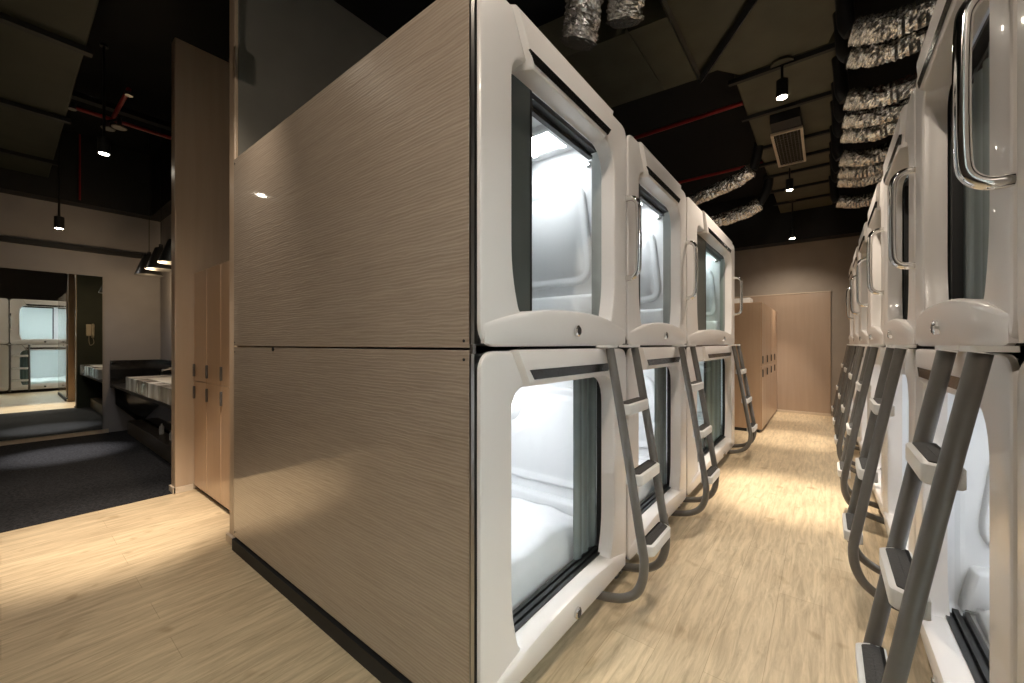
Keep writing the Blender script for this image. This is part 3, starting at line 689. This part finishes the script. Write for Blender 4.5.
fr = MB(); fr.box(-0.145, -0.12, -0.45, 0.50, -0.015, 0.01).box(0.12, 0.145, -0.45, 0.50, -0.015, 0.01).box(-0.145, 0.145, -0.47, -0.45, -0.015, 0.01).box(-0.145, 0.145, 0.50, 0.52, -0.015, 0.01)
fr.build('grille_frame', M['trim'], g, smooth=False)
sl = MB()
for k in range(15): sl.box(-0.12, 0.12, -0.44 + k * 0.064, -0.432 + k * 0.064, -0.010, 0.006)
for k in range(7): sl.box(-0.105 + k * 0.033, -0.099 + k * 0.033, -0.45, 0.50, -0.008, 0.004)
sl.build('louvres', M['grille'], g, smooth=False)

def foil(pts, r, label, group='foil air hoses', sleeve=None):
    P = poly_curve(pts, 14); n = 30; L = []; rnd = random.Random(len(label) * 31 + int(abs(pts[0][1]) * 100))
    mb = MB(); loops = []
    prev = None
    for i, p in enumerate(P):
        d = (P[min(i + 1, len(P) - 1)] - P[max(i - 1, 0)]).normalized()
        a = Vector((0, 0, 1)) if abs(d.z) < 0.9 else Vector((0, 1, 0)); u = d.cross(a).normalized(); w = u.cross(d)
        rr = r * (1 + 0.035 * ((i % 2) * 2 - 1) + rnd.uniform(-0.05, 0.05))
        if i in (0, len(P) - 1): rr *= 0.6
        if i in (1, len(P) - 2): rr *= 0.85
        loops.append([tuple(p + (u * math.cos(2 * PI * k / n) + w * math.sin(2 * PI * k / n)) * rr * (1 + rnd.uniform(-0.06, 0.06) + 0.04 * math.sin(5 * 2 * PI * k / n + i * 0.6))) for k in range(n)])
    mb.loft(loops)
    o = mb.build('foil_hose', M['foil'], smooth=False)
    if sleeve: MB().tube(poly_curve(sleeve, 4), r * 0.62, 12).build('hose_sleeve', M['black'], o)
    return tag(o, label, 'air hose', group)
fy = [3.45, 3.76, 4.34, 4.74, 5.10, 5.67, 6.12, 6.50, 7.35]
names = ['nearest', 'second', 'third', 'fourth', 'fifth', 'sixth', 'seventh', 'eighth', 'farthest']
for k, (y, nmz) in enumerate(zip(fy, names)):
    dz = 0.02 * math.sin(k * 2.1)
    foil([(0.135, y, 3.35 + dz), (0.22, y, 3.325 + dz), (0.36, y - 0.02, 3.29 + dz), (0.60, y - 0.04, 3.30 + dz), (0.90, y, 3.28), (1.20, y + 0.05, 3.10), (1.3, y + 0.05, 2.52)], 0.078 if k < 4 else 0.085, '%s crinkled foil hose above the right capsule row' % nmz, sleeve=[(0.085, y + 0.02, 3.76), (0.10, y, 3.60), (0.11, y, 3.42), (0.14, y, 3.35 + dz)])
foil([(-0.70, 5.74, 3.46), (-0.9, 5.78, 3.38), (-1.15, 5.85, 3.34), (-1.5, 5.95, 3.28), (-1.9, 6.0, 3.1), (-2.1, 6.0, 2.5)], 0.09, 'nearer foil hose at the far end of the left row ceiling', sleeve=[(-0.64, 5.73, 3.76), (-0.66, 5.73, 3.6), (-0.71, 5.74, 3.455)])
foil([(-0.75, 6.87, 3.37), (-0.95, 6.87, 3.28), (-1.25, 6.85, 3.22), (-1.6, 6.85, 3.25), (-2.0, 6.85, 3.35), (-2.4, 6.85, 4.14)], 0.10, 'farther foil hose at the far end of the left row ceiling', sleeve=[(-0.64, 6.85, 3.76), (-0.66, 6.86, 3.55), (-0.76, 6.87, 3.365)])
foil([(-1.28, 2.50, 4.14), (-1.26, 2.42, 3.85), (-1.25, 2.38, 3.62), (-1.27, 2.37, 3.42), (-1.31, 2.39, 3.30)], 0.115, 'left of the two foil hoses hanging at the top of the photo')
foil([(-1.03, 2.62, 4.14), (-1.02, 2.55, 3.90), (-1.01, 2.50, 3.68), (-1.02, 2.50, 3.50), (-1.04, 2.53, 3.40)], 0.110, 'right of the two foil hoses hanging at the top of the photo')

o = MB().tube([(-2.6, 4.75, 3.80), (-0.645, 4.75, 3.80)], 0.022, 12).build('sprinkler_pipe', M['red']); tag(o, 'red pipe crossing the dark ceiling left of the long duct', 'pipe', 'red sprinkler pipes')
o = MB().tube([(0.095, 4.13, 3.76), (2.69, 4.13, 3.76)], 0.022, 12).build('sprinkler_pipe', M['red']); tag(o, 'short piece of red pipe between foil hoses above the right row', 'pipe', 'red sprinkler pipes')
o = MB().tube([(-2.4, 6.3, 3.73), (-0.645, 6.3, 3.73)], 0.02, 12).build('sprinkler_pipe', M['red']); tag(o, 'faint red pipe between the two far foil hoses on the left', 'pipe', 'red sprinkler pipes')
sp = empty('sprinkler_pipe', (0, 0, 0), 'red sprinkler pipe with a side branch in the dark ceiling over the carpet', 'pipe', 'red sprinkler pipes')
MB().tube([(-5.76, 0.388, 3.60), (-5.76, 1.5, 3.60)], 0.020, 12).build('main_pipe', M['red'], sp)
MB().tube([(-5.74, 0.71, 3.62), (-5.0, 0.72, 3.62)], 0.018, 12).build('branch_pipe', M['red'], sp)
MB().cyl((-5.76, 0.425, 3.575), 0.034, 0.05, 'Z', 14).build('clamp', M['chrome_worn'], sp)
MB().cyl((-5.00, 0.72, 3.56), 0.03, 0.03, 'Z', 14).build('nozzle', M['chrome_worn'], sp)
sd = empty('ceiling_sprinkler', (-5.60, 0.735, 3.47), 'brass and chrome sprinkler head under the red pipe', 'sprinkler')
MB().lathe((0, 0, 0), [(0.055, 0.0), (0.06, 0.01), (0.02, 0.03), (0.018, 0.10)]).build('rose', M['chrome_worn'], sd)
MB().lathe((-0.17, -0.06, 0.02), [(0.05, 0.0), (0.055, 0.01), (0.015, 0.02), (0.012, 0.09)]).build('deflector', M['chrome_worn'], sd)
MB().tube([(-0.17, -0.06, 0.1), (0, 0, 0.09)], 0.012, 8).build('elbow', M['black_metal'], sd)
o = MB().box(-6.35, -6.25, -3.1, 1.39, 3.92, 3.98).build('cable_tray', M['black_metal'], smooth=False); tag(o, 'thin dark cable tray in the ceiling over the carpet', 'cable tray')
o = MB().tube([(-7.96, 0.66, 4.14), (-7.96, 0.66, 3.25)], 0.010, 10).build('sprinkler_pipe', M['red']); tag(o, 'thin vertical red pipe against the black ceiling over the mirror wall', 'pipe', 'red sprinkler pipes')

# ------------------------------------------------------------------ mirror, vanity, pendants, phone
o = box('wall_mirror', M['mirror'], (-8.235, -8.222, -2.2, 0.905, 0.065, 2.265)); tag(o, 'tall frameless mirror on the grey wall reflecting the capsules', 'mirror')
v = empty('vanity_counter', (0, 0, 0), 'dark wall-hung washing counter with a striped grey stone basin block', 'counter')
box('backsplash', M['black_gloss'], (-8.248, -8.22, 0.985, 1.545, 0.66, 1.055), v)
box('rear_splash', M['black_gloss'], (-8.22, -4.57, 1.525, 1.548, 0.86, 1.055), v)
box('stone_top', M['stone'], (-7.05, -4.60, 0.985, 1.52, 0.715, 0.875), v, bevel=0.004)
MB().box(-8.22, -4.60, 0.985, 1.52, 0.68, 0.712).build('counter_base', M['black'], v, smooth=False)
MB().loft([[(x, 1.02, 0.70), (x, 1.03, 0.42), (x, 1.30, 0.10), (x, 1.50, 0.10), (x, 1.50, 0.70)] for x in (-8.22, -8.13)]).build('side_support', M['black_gloss'], v, smooth=False)
MB().box(-8.13, -4.60, 1.30, 1.54, 0.20, 0.68).build('under_panel', M['black_gloss'], v, smooth=False)
c = box('shoe_cabinet', M['cab_brown'], (-7.95, -4.60, 1.13, 1.28, 0.005, 0.185), bevel=0.003); tag(c, 'low brown cabinet box on the carpet under the washing counter', 'cabinet')
for k, (x, t) in enumerate(((-6.62, 'left chrome tap on the stone washing block'), (-5.95, 'right chrome tap on the stone washing block'))):
    f = empty('basin_tap', (x, 1.42, 0.877), t, 'tap', 'chrome taps')
    MB().lathe((0, 0, 0), [(0.032, 0.0), (0.030, 0.012), (0.022, 0.02), (0.020, 0.12), (0.024, 0.13), (0.020, 0.14)]).build('tap_body', M['chrome'], f)
    MB().tube(poly_curve([(0, -0.01, 0.09), (0, -0.08, 0.105), (0, -0.15, 0.09), (0, -0.155, 0.07)], 4), 0.013, 10).build('spout', M['chrome'], f)
    MB().box(-0.10, 0.012, -0.012, 0.012, 0.142, 0.156).build('lever', M['chrome'], f, bevel=0.004)
o = box('stone_basin', M['white_plain'], (-6.35, -5.0, 1.08, 1.34, 0.876, 0.886), bevel=0.004); tag(o, 'shallow pale basin rim let into the stone washing block', 'basin')
for k, (x, h) in enumerate(((-6.43, 0.13), (-5.95, 0.11))):
    bt = MB().lathe((x, 1.22, 0.187), [(0.022, 0), (0.025, 0.01), (0.025, h * 0.7), (0.010, h * 0.85), (0.010, h)], n=16).build('bottle', M['white_plain'])
    tag(bt, '%s small white bottle standing on the low cabinet under the counter' % ('taller' if k == 0 else 'shorter'), 'bottle', 'bottles under the counter')
def pendant(x, y, z, label):
    t = empty('pendant_lamp', (x, y, z), label, 'pendant lamp', 'black pendant lamps')
    sh = MB().lathe((0, 0, 0), [(0.150, 0.0), (0.152, 0.0), (0.060, 0.27), (0.055, 0.275), (0.053, 0.270), (0.146, 0.002)], n=32).build('lamp_shade', M['black_metal'], t, angle=60)
    MB().lathe((0, 0, 0.012), [(0.140, 0.0), (0.120, 0.05), (0.118, 0.052), (0.1, 0.02)], n=32).build('shade_lining', M['gold'], sh)
    MB().cyl((0, 0, 0.27), 0.022, 0.05, 'Z', 14).build('socket', M['black_metal'], t)
    MB().cyl((0, 0, 0.31), 0.004, CEIL - z - 0.31, 'Z', 6).build('cable', M['black_metal'], t)
    ld = bpy.data.lights.new('pendant_light', 'POINT'); ld.energy = 7.0; ld.color = (1.0, 0.72, 0.42); ld.shadow_soft_size = 0.05
    lo = bpy.data.objects.new('pendant_light', ld); COL.objects.link(lo); lo.parent = t; lo.location = (0, 0, -0.16)
pendant(-7.28, 1.25, 2.235, 'leftmost of the three black conical pendants over the washing counter')
pendant(-6.62, 1.25, 2.235, 'middle one of the three black conical pendants over the washing counter')
pendant(-5.98, 1.25, 2.235, 'rightmost of the three black conical pendants, cut by the partition edge')
ph = empty('intercom_phone', (-4.567, 1.13, 1.30), 'pale wall telephone on the back of the tall partition, seen in the mirror', 'telephone')
box('phone_base', M['trim'], (-0.035, 0.0, -0.06, 0.06, 0.16, 0.40), ph, bevel=0.008)
MB().tube(poly_curve([(-0.05, 0.03, 0.40), (-0.075, 0.03, 0.36), (-0.07, 0.03, 0.25), (-0.075, 0.03, 0.17), (-0.05, 0.03, 0.13)], 4), 0.02, 10).build('handset', M['trim'], ph)
MB().tube(poly_curve([(-0.03, 0.03, 0.14), (-0.03, 0.05, 0.02), (-0.03, 0.0, -0.03), (-0.03, -0.02, 0.05), (-0.02, -0.02, 0.17)], 5), 0.005, 8).build('cord', M['trim'], ph)
